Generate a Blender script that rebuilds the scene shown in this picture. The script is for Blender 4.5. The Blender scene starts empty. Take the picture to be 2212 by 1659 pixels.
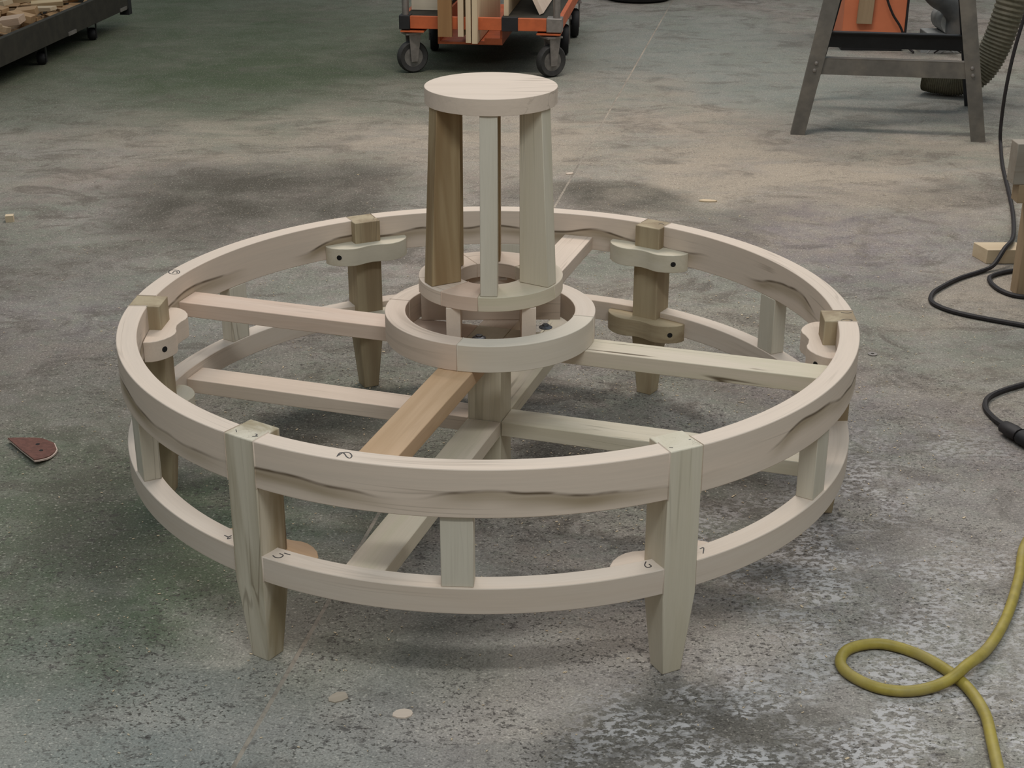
import bpy, math, random
from mathutils import Vector, Matrix
random.seed(7)
S = 0.70                      # metres per unit: the outer radius of the round frame is 1 unit
D = math.radians
scene = bpy.context.scene
C = scene.collection

# ------------------------------------------------------------------ camera
def setup_camera():
    f, pitch, roll, yaw = 3184.05, 0.4035, 0.0018, 0.0166
    loc = Vector((0.0, -3.8228, 1.9982)) * S
    F = Vector((math.sin(yaw)*math.cos(pitch), math.cos(yaw)*math.cos(pitch), -math.sin(pitch)))
    R = Vector((math.cos(yaw), -math.sin(yaw), 0)); U = R.cross(F)
    r = R*math.cos(roll) + U*math.sin(roll); u = U*math.cos(roll) - R*math.sin(roll)
    cam = bpy.data.cameras.new('camera'); cam.sensor_width = 36.0; cam.lens = f/2212*36.0
    cam.clip_end = 200
    o = bpy.data.objects.new('camera', cam); C.objects.link(o)
    M = Matrix((r, u, -F)).transposed().to_4x4(); M.translation = loc
    o.matrix_world = M
    scene.camera = o
setup_camera()

# ------------------------------------------------------------------ light
world = bpy.data.worlds.new('world'); scene.world = world; world.use_nodes = True
bg = world.node_tree.nodes['Background']
bg.inputs[0].default_value = (0.86, 1.0, 1.10, 1); bg.inputs[1].default_value = 0.50

def tube_light(name, x, y, z, lx, ly, power, col=(1.0, 0.91, 0.83)):
    l = bpy.data.lights.new(name, 'AREA'); l.shape = 'RECTANGLE'; l.size = lx; l.size_y = ly
    l.energy = power; l.color = col
    o = bpy.data.objects.new(name, l); C.objects.link(o); o.location = (x, y, z)
tube_light('ceiling_lamp', 0.1, 2.5, 3.7, 2.4, 0.35, 92)
tube_light('ceiling_lamp', 2.8, 4.6, 3.7, 2.4, 0.35, 52)
tube_light('ceiling_lamp', -3.2, 6.4, 3.7, 2.4, 0.35, 5)
tube_light('ceiling_lamp', 0.5, -2.6, 3.7, 2.4, 0.35, 72, (0.95, 1.0, 1.0))

scene.view_settings.view_transform = 'Standard'
scene.view_settings.look = 'None'
scene.view_settings.gamma = 1.0
scene.view_settings.use_curve_mapping = False
scene.view_settings.exposure = 0.0

# ------------------------------------------------------------------ node helpers
class NT:
    def __init__(s, name):
        m = bpy.data.materials.new(name); m.use_nodes = True
        s.m = m; s.t = m.node_tree; s.b = s.t.nodes['Principled BSDF']
    def n(s, typ, **kw):
        nd = s.t.nodes.new(typ)
        for k, v in kw.items(): setattr(nd, k, v)
        return nd
    def put(s, sock, v):
        if isinstance(v, bpy.types.NodeSocket): s.t.links.new(v, sock)
        elif isinstance(v, (tuple, list)) and len(v) == 3 and sock.type == 'RGBA': sock.default_value = (*v, 1)
        else: sock.default_value = v
    def math(s, op, a, b=0.0, c=0.0, clamp=False):
        nd = s.n('ShaderNodeMath', operation=op); nd.use_clamp = clamp
        s.put(nd.inputs[0], a); s.put(nd.inputs[1], b); s.put(nd.inputs[2], c)
        return nd.outputs[0]
    def vm(s, op, a, b=(0, 0, 0)):
        nd = s.n('ShaderNodeVectorMath', operation=op)
        s.put(nd.inputs[0], a); s.put(nd.inputs[1], b)
        return nd.outputs['Value'] if op == 'LENGTH' else nd.outputs[0]
    def noise(s, vec, scale, detail=2.0, rough=0.5, dist=0.0):
        nd = s.n('ShaderNodeTexNoise')
        s.put(nd.inputs['Vector'], vec); s.put(nd.inputs['Scale'], scale)
        s.put(nd.inputs['Detail'], detail); s.put(nd.inputs['Roughness'], rough); s.put(nd.inputs['Distortion'], dist)
        return nd.outputs['Fac']
    def ramp(s, v, a, b, lo=0.0, hi=1.0):
        nd = s.n('ShaderNodeMapRange'); nd.interpolation_type = 'SMOOTHSTEP'
        s.put(nd.inputs[0], v); s.put(nd.inputs[1], a); s.put(nd.inputs[2], b); s.put(nd.inputs[3], lo); s.put(nd.inputs[4], hi)
        return nd.outputs[0]
    def mix(s, f, a, b, mode='MIX'):
        nd = s.n('ShaderNodeMix', data_type='RGBA', blend_type=mode)
        s.put(nd.inputs[0], f); s.put(nd.inputs[6], a); s.put(nd.inputs[7], b)
        return nd.outputs[2]
    def done(s, col, rough=0.6, metal=0.0, bump=None, bstr=0.2, bdist=0.002, spec=0.4):
        s.put(s.b.inputs['Base Color'], col); s.put(s.b.inputs['Roughness'], rough)
        s.put(s.b.inputs['Metallic'], metal); s.put(s.b.inputs['Specular IOR Level'], spec)
        if bump is not None:
            bn = s.n('ShaderNodeBump'); bn.inputs['Strength'].default_value = bstr; bn.inputs['Distance'].default_value = bdist
            s.put(bn.inputs['Height'], bump); s.t.links.new(bn.outputs[0], s.b.inputs['Normal'])
        return s.m

def wood(name, base, alt, streak=(0.16, 0.10, 0.055), amount=0.25, altamt=0.6, lo=None, rough=0.62):
    """bare sawn wood; 'grain' holds (along, across, through) in metres. lo = height band with wavy mineral streaks"""
    t = NT(name)
    at = t.n('ShaderNodeAttribute', attribute_name='grain')
    oi = t.n('ShaderNodeObjectInfo')
    off = t.math('MULTIPLY', oi.outputs['Random'], 37.0)
    cx = t.n('ShaderNodeCombineXYZ'); t.put(cx.inputs[0], off); t.put(cx.inputs[1], off); t.put(cx.inputs[2], off)
    g = at.outputs['Vector']; go = t.vm('ADD', g, cx.outputs[0])
    a1 = t.noise(t.vm('MULTIPLY', go, (1.6, 22, 22)), 1.0, 3, 0.55, 0.6)
    col = t.mix(t.ramp(a1, 0.36, 0.68, 0, altamt), base, alt)
    fine = t.noise(t.vm('MULTIPLY', go, (9, 260, 260)), 1.0, 2, 0.6)
    col = t.mix(t.ramp(fine, 0.3, 0.75, 0.0, 0.11), col, t.mix(0.5, alt, streak))
    s1 = t.noise(t.vm('MULTIPLY', go, (1.5, 34, 34)), 1.0, 2, 0.5, 0.6)
    band = t.ramp(t.math('ABSOLUTE', t.math('SUBTRACT', s1, 0.56)), 0.0, 0.028, 1, 0)
    reg = t.ramp(t.noise(go, 3.0, 1), 0.48, 0.66)
    col = t.mix(t.math('MULTIPLY', t.math('MULTIPLY', band, reg), amount), col, streak)
    if lo is not None:       # one wavy stained band low on the face
        sep = t.n('ShaderNodeSeparateXYZ'); t.put(sep.inputs[0], g)
        gz = sep.outputs[2]
        cg = t.n('ShaderNodeCombineXYZ'); t.put(cg.inputs[0], sep.outputs[0]); t.put(cg.inputs[1], off)
        wv = t.noise(t.vm('MULTIPLY', cg.outputs[0], (3.4, 1, 1)), 1.0, 2, 0.42)
        h = t.math('SUBTRACT', gz, t.math('MULTIPLY_ADD', wv, 0.115, lo - 0.057))
        line = t.ramp(t.math('ABSOLUTE', h), 0.0, 0.0045, 1, 0)
        br = t.noise(t.vm('MULTIPLY', go, (14, 60, 60)), 1.0, 2)
        line = t.math('MULTIPLY', line, t.ramp(br, 0.34, 0.58, 0.4, 1.0))
        below = t.math('MULTIPLY', t.ramp(h, -0.002, 0.001, 1, 0), t.ramp(t.math('ABSOLUTE', t.math('ADD', h, 0.008)), 0.0, 0.024, 1, 0))
        pres = t.ramp(t.noise(t.vm('MULTIPLY', cg.outputs[0], (3.0, 1, 1)), 1.0, 1), 0.37, 0.52)
        col = t.mix(t.math('MULTIPLY', t.math('MULTIPLY', below, t.ramp(s1, 0.25, 0.7, 0.35, 0.9)), pres), col, (0.29, 0.215, 0.125))
        col = t.mix(t.math('MULTIPLY', line, pres), col, streak)
    return t.done(col, rough, bump=fine, bstr=0.12, bdist=0.0008, spec=0.3)

def plain(name, col, rough=0.6, metal=0.0, var=0.12, scale=30.0, spec=0.4, dust=None):
    t = NT(name); tc = t.n('ShaderNodeTexCoord').outputs['Object']
    nz = t.noise(tc, scale, 4, 0.6)
    c = t.mix(t.ramp(nz, 0.3, 0.7, 0, 1), tuple(v*(1-var) for v in col), tuple(min(1, v*(1+var)) for v in col))
    if dust:
        nz2 = t.noise(tc, scale*0.35, 4, 0.6)
        c = t.mix(t.ramp(nz2, 0.4, 0.75, 0.0, dust), c, (0.34, 0.28, 0.21))
    return t.done(c, rough, metal, spec=spec)

CREAM = (0.69, 0.56, 0.455)
M_clean = wood('pale_poplar', CREAM, (0.615, 0.495, 0.395), amount=0.3, altamt=0.5)
M_rail = wood('streaked_poplar', CREAM, (0.62, 0.52, 0.43), (0.13, 0.09, 0.055), 0.3, 0.45, lo=0.036)
M_rail_clean = wood('smooth_poplar', (0.65, 0.55, 0.46), (0.61, 0.49, 0.39), amount=0.15)
M_green = wood('greenish_poplar', (0.63, 0.56, 0.445), (0.55, 0.48, 0.35), (0.17, 0.14, 0.08), 0.4)
M_legstreak = wood('brown_edged_poplar', (0.63, 0.56, 0.445), (0.33, 0.265, 0.165), (0.15, 0.10, 0.055), 0.6, 1.0)
M_olive = wood('olive_brown_poplar', (0.42, 0.335, 0.215), (0.27, 0.195, 0.115), (0.11, 0.075, 0.045), 0.6, 0.9)
M_brown = wood('brown_poplar', (0.43, 0.325, 0.19), (0.26, 0.17, 0.085), (0.12, 0.075, 0.04), 0.5, 1.0)
M_orange = wood('orange_brown_poplar', (0.56, 0.37, 0.225), (0.45, 0.285, 0.155), (0.25, 0.15, 0.08), 0.4, 0.8)
M_pink = wood('pinkish_poplar', (0.65, 0.50, 0.40), (0.58, 0.42, 0.32), amount=0.3)
M_streak = wood('dark_streaked_poplar', (0.63, 0.53, 0.42), (0.54, 0.485, 0.34), (0.12, 0.085, 0.05), 1.0)
M_upright = wood('sage_poplar', (0.62, 0.56, 0.46), (0.55, 0.49, 0.385), (0.13, 0.09, 0.055), 0.4)
M_hubgrey = wood('hub_grey_poplar', (0.655, 0.575, 0.475), (0.60, 0.52, 0.42), amount=0.2)
M_hubpink = wood('hub_pink_poplar', (0.67, 0.535, 0.435), (0.61, 0.475, 0.37), amount=0.3)
M_ply = wood('plywood', (0.62, 0.49, 0.33), (0.52, 0.39, 0.25), amount=0.1)
M_scrap = wood('scrap_wood', (0.36, 0.225, 0.115), (0.26, 0.155, 0.075), amount=0.3)
M_pinkscrap = wood('pinkish_scrap_wood', (0.44, 0.32, 0.23), (0.36, 0.25, 0.17), amount=0.3)
M_trestle = wood('trestle_wood', (0.36, 0.255, 0.155), (0.27, 0.185, 0.105), amount=0.3)
M_greywood = wood('grey_shaded_wood', (0.30, 0.26, 0.21), (0.23, 0.19, 0.15), amount=0.3)  # trestle beam wood, its darker shading put into the colour
M_hole = plain('hole_shade', (0.012, 0.010, 0.009), 0.9, var=0)  # near-black colour stands in for the shade inside holes
M_pencil = plain('pencil_graphite', (0.045, 0.04, 0.04), 0.6, var=0.1)
M_bolt = plain('zinc_bolt', (0.20, 0.22, 0.26), 0.4, 0.4, 0.3, 300)
M_paper = plain('white_paper', (0.85, 0.80, 0.76), 0.7, var=0.02)
M_steel = plain('grey_painted_steel', (0.125, 0.112, 0.095), 0.5, 0.3, 0.12, 25, dust=0.25)
M_black = plain('black_steel', (0.018, 0.017, 0.018), 0.55, 0.1, 0.15, 20)
M_orange_paint = plain('orange_paint', (0.46, 0.105, 0.035), 0.5, 0.0, 0.15, 12)
M_orange_panel = plain('orange_cabinet_paint', (0.62, 0.185, 0.085), 0.55, 0.0, 0.06, 6)
M_rubber = plain('grey_rubber', (0.032, 0.030, 0.028), 0.7, 0, 0.25, 30)
M_dark_rubber = plain('black_rubber', (0.010, 0.009, 0.010), 0.65, 0, 0.15, 30)
M_hub = plain('wheel_hub_metal', (0.20, 0.185, 0.17), 0.45, 0.5, 0.2, 40)
M_zinc = plain('dull_zinc', (0.26, 0.235, 0.215), 0.45, 0.6, 0.15, 30)
M_yellow = plain('yellow_cord', (0.35, 0.27, 0.05), 0.5, 0, 0.12, 40, dust=0.2)
M_cord = plain('black_cord', (0.016, 0.012, 0.012), 0.6, 0, 0.15, 60)
M_hose = plain('olive_hose', (0.125, 0.11, 0.07), 0.6, 0, 0.15, 60, dust=0.2)
M_duct = plain('grey_duct', (0.085, 0.09, 0.095), 0.5, 0.2, 0.2, 15, dust=0.35)
M_machine = plain('machine_grey', (0.32, 0.32, 0.31), 0.55, 0.1, 0.2, 18)
M_dolly = plain('dolly_dark_board', (0.024, 0.021, 0.014), 0.9, 0, 0.25, 14)
M_sand = plain('sandpaper_red', (0.135, 0.058, 0.043), 0.9, 0, 0.18, 90)
M_backing = plain('sandpaper_backing', (0.60, 0.47, 0.40), 0.8, 0, 0.08, 60)

# ------------------------------------------------------------------ mesh helpers (coordinates in frame units, scaled by S)
def mk(name, geo, mat, parent=None, bevel=0.0, loc=None, rot=None, smooth=True):
    v, f, g = geo
    me = bpy.data.meshes.new(name)
    me.from_pydata([(a*S, b*S, c*S) for a, b, c in v], [], f)
    me.update()
    if g is not None:
        at = me.attributes.new('grain', 'FLOAT_VECTOR', 'POINT')
        at.data.foreach_set('vector', [x*S for t in g for x in t])
    if smooth:
        me.polygons.foreach_set('use_smooth', [True]*len(me.polygons))
        me.set_sharp_from_angle(angle=D(38))
    me.materials.append(mat)
    o = bpy.data.objects.new(name, me); C.objects.link(o)
    if parent: o.parent = parent
    if loc: o.location = Vector(loc)*S
    if rot: o.rotation_euler = rot
    if bevel:
        b = o.modifiers.new('bevel', 'BEVEL'); b.width = bevel; b.segments = 2; b.limit_method = 'ANGLE'; b.angle_limit = D(50)
    return o

def thing(name, label, cat, loc=(0, 0, 0), rotz=0.0, group=None):
    o = bpy.data.objects.new(name, None); C.objects.link(o)
    o.empty_display_size = 0.05
    o.location = Vector(loc)*S; o.rotation_euler = (0, 0, rotz)
    return tag(o, label, cat, group)
def tag(o, label, cat, group=None):
    o['label'] = label; o['category'] = cat
    if group: o['group'] = group
    return o
def clone(o, parent=None):
    c = o.copy(); C.objects.link(c); c.parent = parent
    for ch in list(o.children): clone(ch, c)
    return c

def prism(poly, z0, z1, grain='x'):
    n = len(poly)
    v = [(x, y, z0) for x, y in poly] + [(x, y, z1) for x, y in poly]
    f = [tuple(range(n-1, -1, -1)), tuple(range(n, 2*n))] + [(i, (i+1) % n, n+(i+1) % n, n+i) for i in range(n)]
    return v, f, [gr(p, grain) for p in v]
def gr(p, grain):
    x, y, z = p
    return {'x': (x, y, z), 'y': (y, x, z), 'z': (z, x, y)}[grain]
def box(x0, x1, y0, y1, z0, z1, grain='x'):
    return prism([(x0, y0), (x1, y0), (x1, y1), (x0, y1)], z0, z1, grain)
def loft(secs, grain='z'):
    """secs: list of closed loops of the same count"""
    n = len(secs[0]); v = [p for s in secs for p in s]; f = [tuple(range(n-1, -1, -1))]
    for k in range(len(secs)-1):
        a, b = k*n, (k+1)*n
        f += [(a+i, a+(i+1) % n, b+(i+1) % n, b+i) for i in range(n)]
    f.append(tuple(range((len(secs)-1)*n, len(secs)*n)))
    return v, f, [gr(p, grain) for p in v]
def arc(r0, r1, z0, z1, a0, a1, n):
    v, f, g = [], [], []
    rm = (r0+r1)/2
    for i in range(n+1):
        a = a0+(a1-a0)*i/n; c, s = math.cos(a), math.sin(a)
        for r, z in ((r0, z0), (r1, z0), (r1, z1), (r0, z1)):
            v.append((r*c, r*s, z)); g.append(((a-a0)*rm, r, z-z0))
        if i:
            b, q = (i-1)*4, i*4
            for k in range(4):
                f.append((b+k, q+k, q+(k+1) % 4, b+(k+1) % 4)[::-1])
    f.append((0, 1, 2, 3)); f.append((4*n+3, 4*n+2, 4*n+1, 4*n))
    return v, f, g
def lathe(prof, n=32, axis='z', c=(0, 0, 0)):
    """closed profile of (r, h)"""
    v, f = [], []; m = len(prof)
    for i in range(n):
        a = 2*math.pi*i/n
        for r, h in prof:
            p = (r*math.cos(a), r*math.sin(a), h)
            if axis == 'x': p = (p[2], p[0], p[1])
            if axis == 'y': p = (p[1], p[2], p[0])
            v.append((p[0]+c[0], p[1]+c[1], p[2]+c[2]))
    for i in range(n):
        j = (i+1) % n
        for k in range(m):
            l = (k+1) % m
            f.append((i*m+k, j*m+k, j*m+l, i*m+l))
    return v, f, [(x, y, z) for x, y, z in v]
def catmull(pts, k=8):
    out = []; P = [Vector(p) for p in pts]
    P = [P[0]*2-P[1]] + P + [P[-1]*2-P[-2]]
    for i in range(1, len(P)-2):
        a, b, c, d = P[i-1:i+3]
        for j in range(k):
            t = j/k
            out.append(0.5*((2*b)+(c-a)*t+(2*a-5*b+4*c-d)*t*t+(3*b-a-3*c+d)*t**3))
    out.append(P[-2]); return out
def tube(pts, r, n=10, k=8, smooth=True, rad=None):
    P = catmull(pts, k) if smooth else [Vector(p) for p in pts]
    v, f = [], []; up = Vector((0.13, 0.31, 0.94)).normalized(); prev = None
    for i, p in enumerate(P):
        T = (P[min(i+1, len(P)-1)]-P[max(i-1, 0)]).normalized()
        A = (up - T*up.dot(T)) if prev is None else (prev - T*prev.dot(T))
        A.normalize(); prev = A; B = T.cross(A)
        rr = rad(i/(len(P)-1)) if rad else r
        for q in range(n):
            a = 2*math.pi*q/n; w = p + (A*math.cos(a)+B*math.sin(a))*rr
            v.append(tuple(w))
        if i:
            for q in range(n):
                f.append(((i-1)*n+q, (i-1)*n+(q+1) % n, i*n+(q+1) % n, i*n+q))
    f.append(tuple(range(n-1, -1, -1))); f.append(tuple(range((len(P)-1)*n, len(P)*n)))
    return v, f, None
def merge(*gs):
    v, f, g = [], [], []
    for a, b, c in gs:
        o = len(v); v += a; f += [tuple(i+o for i in q) for q in b]; g += (c if c is not None else a)
    return v, f, g
def xf(geo, M):
    v, f, g = geo
    return [tuple(M @ Vector(p)) for p in v], f, g
def ribbon(pts, z, w=0.0022, h=0.0006):
    P = [Vector((x, y)) for x, y in pts]
    L, R_ = [], []
    for i, p in enumerate(P):
        t = (P[min(i+1, len(P)-1)]-P[max(i-1, 0)])
        if t.length < 1e-6: t = Vector((1, 0))
        t.normalize(); nn = Vector((-t.y, t.x))*w/2
        L.append(p+nn); R_.append(p-nn)
    v, f = [], []; n = len(P)
    for zz in (z+0.0001, z+h):
        v += [(p.x, p.y, zz) for p in L] + [(p.x, p.y, zz) for p in R_]
    for i in range(n-1):
        f.append((2*n+i, 2*n+i+1, 3*n+i+1, 3*n+i)[::-1])
        f.append((i, i+1, 2*n+i+1, 2*n+i)); f.append((n+i+1, n+i, 3*n+i, 3*n+i+1))
    return v, f, None

# ------------------------------------------------------------------ floor
def floor_material():
    t = NT('stained_concrete')
    pos = t.n('ShaderNodeNewGeometry').outputs['Position']
    warp = t.n('ShaderNodeTexNoise'); warp.inputs['Scale'].default_value = 1.7; warp.inputs['Detail'].default_value = 4
    t.put(warp.inputs['Vector'], pos)
    wv = t.vm('MULTIPLY', t.vm('SUBTRACT', warp.outputs['Color'], (0.5, 0.5, 0.5)), (0.9, 0.9, 0))
    wp = t.vm('ADD', pos, wv)
    def blob(x, y, rx, ry):
        d = t.vm('SUBTRACT', wp, (x*S, y*S, 0)); d = t.vm('MULTIPLY', d, (1/(rx*S), 1/(ry*S), 0))
        return t.ramp(t.vm('LENGTH', d), 0.35, 1.1, 1, 0)
    def addm(bl):
        r = None
        for b, w in bl:
            q = t.math('MULTIPLY', blob(*b), w)
            r = q if r is None else t.math('ADD', r, q)
        return r
    nA = t.noise(pos, 1.3, 6, 0.6, 0.4); nB = t.noise(t.vm('ADD', pos, (13, 7, 0)), 3.1, 7, 0.68, 0.3)
    nC = t.noise(t.vm('ADD', pos, (3, 27, 0)), 10.0, 6, 0.68); nD = t.noise(t.vm('ADD', pos, (31, 2, 0)), 24.0, 4, 0.6)
    col = t.mix(t.ramp(nA, 0.40, 0.60), (0.205, 0.205, 0.168), (0.245, 0.208, 0.180))
    col = t.mix(t.ramp(nB, 0.42, 0.62, 0, 0.7), col, (0.285, 0.262, 0.235))
    col = t.mix(t.ramp(nC, 0.48, 0.64, 0, 0.55), col, (0.150, 0.132, 0.118))
    col = t.mix(t.ramp(nD, 0.52, 0.66, 0, 0.45), col, (0.215, 0.225, 0.180))
    col = t.mix(t.ramp(nD, 0.46, 0.34, 0, 0.40), col, (0.265, 0.215, 0.195))
    nE = t.noise(t.vm('MULTIPLY', t.vm('ADD', pos, (41, 17, 0)), (4.2, 6.0, 1)), 1.0, 9, 0.74, 0.8)
    col = t.mix(t.ramp(nE, 0.49, 0.61, 0, 0.65), col, (0.128, 0.108, 0.090))
    gfar = addm([((-2.8, 7.8, 3.6, 4.0), 1.0), ((-1.3, 5.4, 1.2, 2.0), 0.35), ((0.1, 7.2, 1.0, 2.0), 0.55)])  # green far floor, also darkened in colour for weaker light at far left
    col = t.mix(t.math('MULTIPLY', gfar, t.ramp(nB, 0.25, 0.7, 0.65, 1.0), clamp=True), col, (0.066, 0.085, 0.050))
    painted_light = addm([((-0.4, -1.05, 1.5, 0.85), 1.0), ((1.3, -0.6, 0.8, 0.9), 0.5)])  # pale areas painted in place of more light on the near floor
    col = t.mix(t.math('MULTIPLY', painted_light, t.ramp(nB, 0.3, 0.6, 0.55, 1.0), clamp=True), col, (0.40, 0.365, 0.325))
    gnear = addm([((-1.25, -0.3, 0.8, 0.9), 1.0), ((-0.6, -0.2, 0.6, 0.6), 0.5), ((-1.25, 0.6, 0.6, 0.5), 0.4), ((-0.2, -0.75, 0.5, 0.2), 0.4), ((-0.5, 0.6, 0.5, 0.5), 0.35)])
    col = t.mix(t.math('MULTIPLY', gnear, t.ramp(nC, 0.3, 0.65, 0.45, 1.0), clamp=True), col, (0.108, 0.130, 0.086))
    teal = addm([((1.7, 6.8, 1.8, 2.4), 0.75), ((3.0, 5.2, 1.6, 1.2), 0.40), ((-0.85, -0.9, 0.55, 0.35), 0.55), ((-0.75, -1.25, 0.6, 0.3), 0.5), ((0.9, 0.35, 0.5, 0.3), 0.3)])
    col = t.mix(t.math('MULTIPLY', teal, t.ramp(nC, 0.25, 0.7, 0.5, 1.0), clamp=True), col, (0.205, 0.225, 0.202))
    dust = addm([((-0.9, 4.5, 1.6, 0.8), 0.50), ((0.7, 4.2, 1.7, 1.5), 0.80), ((2.2, 3.9, 1.4, 0.6), 0.7), ((1.5, 3.0, 1.4, 0.9), 0.55), ((-2.3, 4.0, 1.4, 0.9), 0.25), ((2.1, 1.7, 0.6, 0.5), 0.8), ((0.1, -0.95, 0.5, 0.35), 0.35), ((1.6, 0.8, 0.6, 0.6), 0.4), ((0.9, 5.8, 0.5, 0.6), 0.4), ((0.5, 1.6, 1.2, 0.6), 0.4)])
    film = t.math('MULTIPLY', t.math('ADD', dust, 0.06), t.ramp(t.noise(t.vm('MULTIPLY', pos, (2.6, 5.0, 1)), 1.0, 7, 0.70, 0.6), 0.34, 0.64, 0.30, 1.0), clamp=True)
    col = t.mix(film, col, (0.345, 0.292, 0.232))
    purp = addm([((1.55, 2.5, 0.9, 0.7), 0.6), ((1.2, 0.2, 0.7, 1.0), 0.4), ((-1.6, 1.5, 0.7, 0.6), 0.4), ((0.2, -1.1, 0.9, 0.5), 0.3)])
    col = t.mix(t.math('MULTIPLY', purp, t.ramp(nC, 0.3, 0.65), clamp=True), col, (0.205, 0.175, 0.180))
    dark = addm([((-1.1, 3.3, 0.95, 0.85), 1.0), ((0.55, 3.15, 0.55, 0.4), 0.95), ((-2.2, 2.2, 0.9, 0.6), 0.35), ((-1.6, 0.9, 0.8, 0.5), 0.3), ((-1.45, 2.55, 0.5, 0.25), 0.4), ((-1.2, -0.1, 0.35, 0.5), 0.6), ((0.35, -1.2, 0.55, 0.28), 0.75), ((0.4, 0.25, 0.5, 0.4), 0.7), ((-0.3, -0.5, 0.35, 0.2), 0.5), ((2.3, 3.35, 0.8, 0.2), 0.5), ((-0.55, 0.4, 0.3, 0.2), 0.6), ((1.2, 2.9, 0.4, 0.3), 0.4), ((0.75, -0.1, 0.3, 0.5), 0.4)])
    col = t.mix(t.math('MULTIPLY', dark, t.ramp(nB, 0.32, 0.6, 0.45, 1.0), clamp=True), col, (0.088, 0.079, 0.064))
    col = t.mix(t.ramp(nE, 0.52, 0.68, 0, 0.45), col, (0.115, 0.100, 0.085))
    # dark pits, small and medium
    near = addm([((0.0, -0.3, 2.4, 2.6), 1.0)])
    pitm = t.ramp(t.noise(pos, 4.5, 5, 0.65), 0.40, 0.60, 0.35, 1.0)
    pit = t.noise(t.vm('MULTIPLY', pos, (125, 165, 1)), 1.0, 2, 0.6)
    pm = t.math('MULTIPLY', t.math('MULTIPLY', t.ramp(pit, 0.57, 0.625), pitm), t.math('MULTIPLY_ADD', near, 0.45, 0.42), clamp=True)
    col = t.mix(pm, col, (0.060, 0.053, 0.045))
    pit2 = t.noise(t.vm('MULTIPLY', pos, (42, 62, 1)), 1.0, 4, 0.68)
    pm2 = t.math('MULTIPLY', t.math('MULTIPLY', t.ramp(pit2, 0.555, 0.625), pitm), t.math('MULTIPLY_ADD', near, 0.42, 0.34), clamp=True)
    col = t.mix(pm2, col, (0.082, 0.070, 0.064))
    # pale grit
    sp = t.noise(t.vm('MULTIPLY', t.vm('ADD', pos, (5, 5, 0)), (135, 175, 1)), 1.0, 2, 0.55)
    col = t.mix(t.ramp(sp, 0.60, 0.675, 0, 0.7), col, t.mix(0.55, t.mix(1.0, col, (2.0, 1.95, 1.9), 'MULTIPLY'), (0.44, 0.40, 0.35)))
    gn = t.noise(t.vm('MULTIPLY', pos, (260, 330, 1)), 1.0, 2, 0.6)
    gv = t.n('ShaderNodeCombineColor'); gm = t.ramp(gn, 0.25, 0.75, 0.74, 1.26)
    for i_ in range(3): t.put(gv.inputs[i_], gm)
    col = t.mix(1.0, col, gv.outputs[0], 'MULTIPLY')
    # flaking white paint at the right front
    fl = addm([((1.05, -0.55, 0.6, 0.8), 0.85), ((1.25, 0.15, 0.45, 0.35), 0.5), ((0.85, -1.2, 0.9, 0.45), 1.0), ((1.9, 2.3, 0.5, 0.5), 0.15), ((0.2, -1.25, 0.4, 0.2), 0.3)])
    fn = t.noise(t.vm('MULTIPLY', pos, (62, 96, 1)), 1.0, 4, 0.66, 0.3)
    fb = t.ramp(t.noise(t.vm('ADD', pos, (9, 1, 0)), 6.0, 6, 0.65), 0.40, 0.58, 0.0, 1.0)
    fm = t.math('MULTIPLY', t.math('MULTIPLY', fl, fb), t.ramp(fn, 0.47, 0.55), clamp=True)
    col = t.mix(t.math('MULTIPLY', fm, 0.85), col, (0.56, 0.525, 0.51))
    rough = t.ramp(nB, 0.3, 0.7, 0.75, 0.95)
    return t.done(col, rough, bump=t.math('ADD', pit, nC), bstr=0.25, bdist=0.002, spec=0.06)
M_floor = floor_material()
def joint_material():
    t = NT('joint_dust'); pos = t.n('ShaderNodeNewGeometry').outputs['Position']
    n1 = t.noise(pos, 2.2, 4, 0.6); n2 = t.noise(pos, 60.0, 3, 0.6)
    c = t.mix(t.ramp(n1, 0.40, 0.62), (0.370, 0.315, 0.255), (0.240, 0.210, 0.175))
    return t.done(t.mix(t.ramp(n2, 0.45, 0.7, 0, 0.6), c, (0.14, 0.12, 0.10)), 0.9, spec=0.1)
M_joint = joint_material()

def jx(y): return -0.302 + 0.2045*y
fl = mk('floor', box(-14, 14, -7, 26, -0.2, -0.12), M_joint, smooth=False); fl['kind'] = 'structure'
gw = 0.0056
mk('concrete_slab', prism([(-14, -7), (jx(-7)-gw, -7), (jx(26)-gw, 26), (-14, 26)], -0.12, 0), M_floor, fl, smooth=False)
mk('concrete_slab', prism([(jx(-7)+gw, -7), (14, -7), (14, 26), (jx(26)+gw, 26)], -0.12, 0), M_floor, fl, smooth=False)
mk('joint_filler', prism([(jx(-7)-gw, -7), (jx(-7)+gw, -7), (jx(26)+gw, 26), (jx(26)-gw, 26)], -0.12, -0.0006), M_joint, fl, smooth=False)

M_wall = plain('unseen_wall_paint', (0.42, 0.40, 0.36), 0.8, 0, 0.06, 3)  # unseen walls, added to hold back low ambient light
def wall(name, geo):
    o = mk(name, geo, M_wall, smooth=False); o['kind'] = 'structure'
wall('wall_back_unseen', box(-9.5, 9.5, 17.0, 17.3, 0, 5.6))
wall('wall_left_unseen', box(-9.5, -9.2, -6.8, 17.0, 0, 5.6, 'y'))
wall('wall_right_unseen', box(9.2, 9.5, -6.8, 17.0, 0, 5.6, 'y'))
wall('wall_front_unseen', box(-9.2, 9.2, -6.8, -6.5, 0, 5.6))

# ------------------------------------------------------------------ the round frame
ZT, ZB, ZLT, ZLB = 0.5931, 0.4761, 0.2987, 0.2328
TH0 = D(-124.24); LW = 0.0876
frame = thing('round_settee_frame', 'large round unfinished pale wood settee frame with raised centre pedestal', 'furniture frame')
TAU = math.tau

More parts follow.
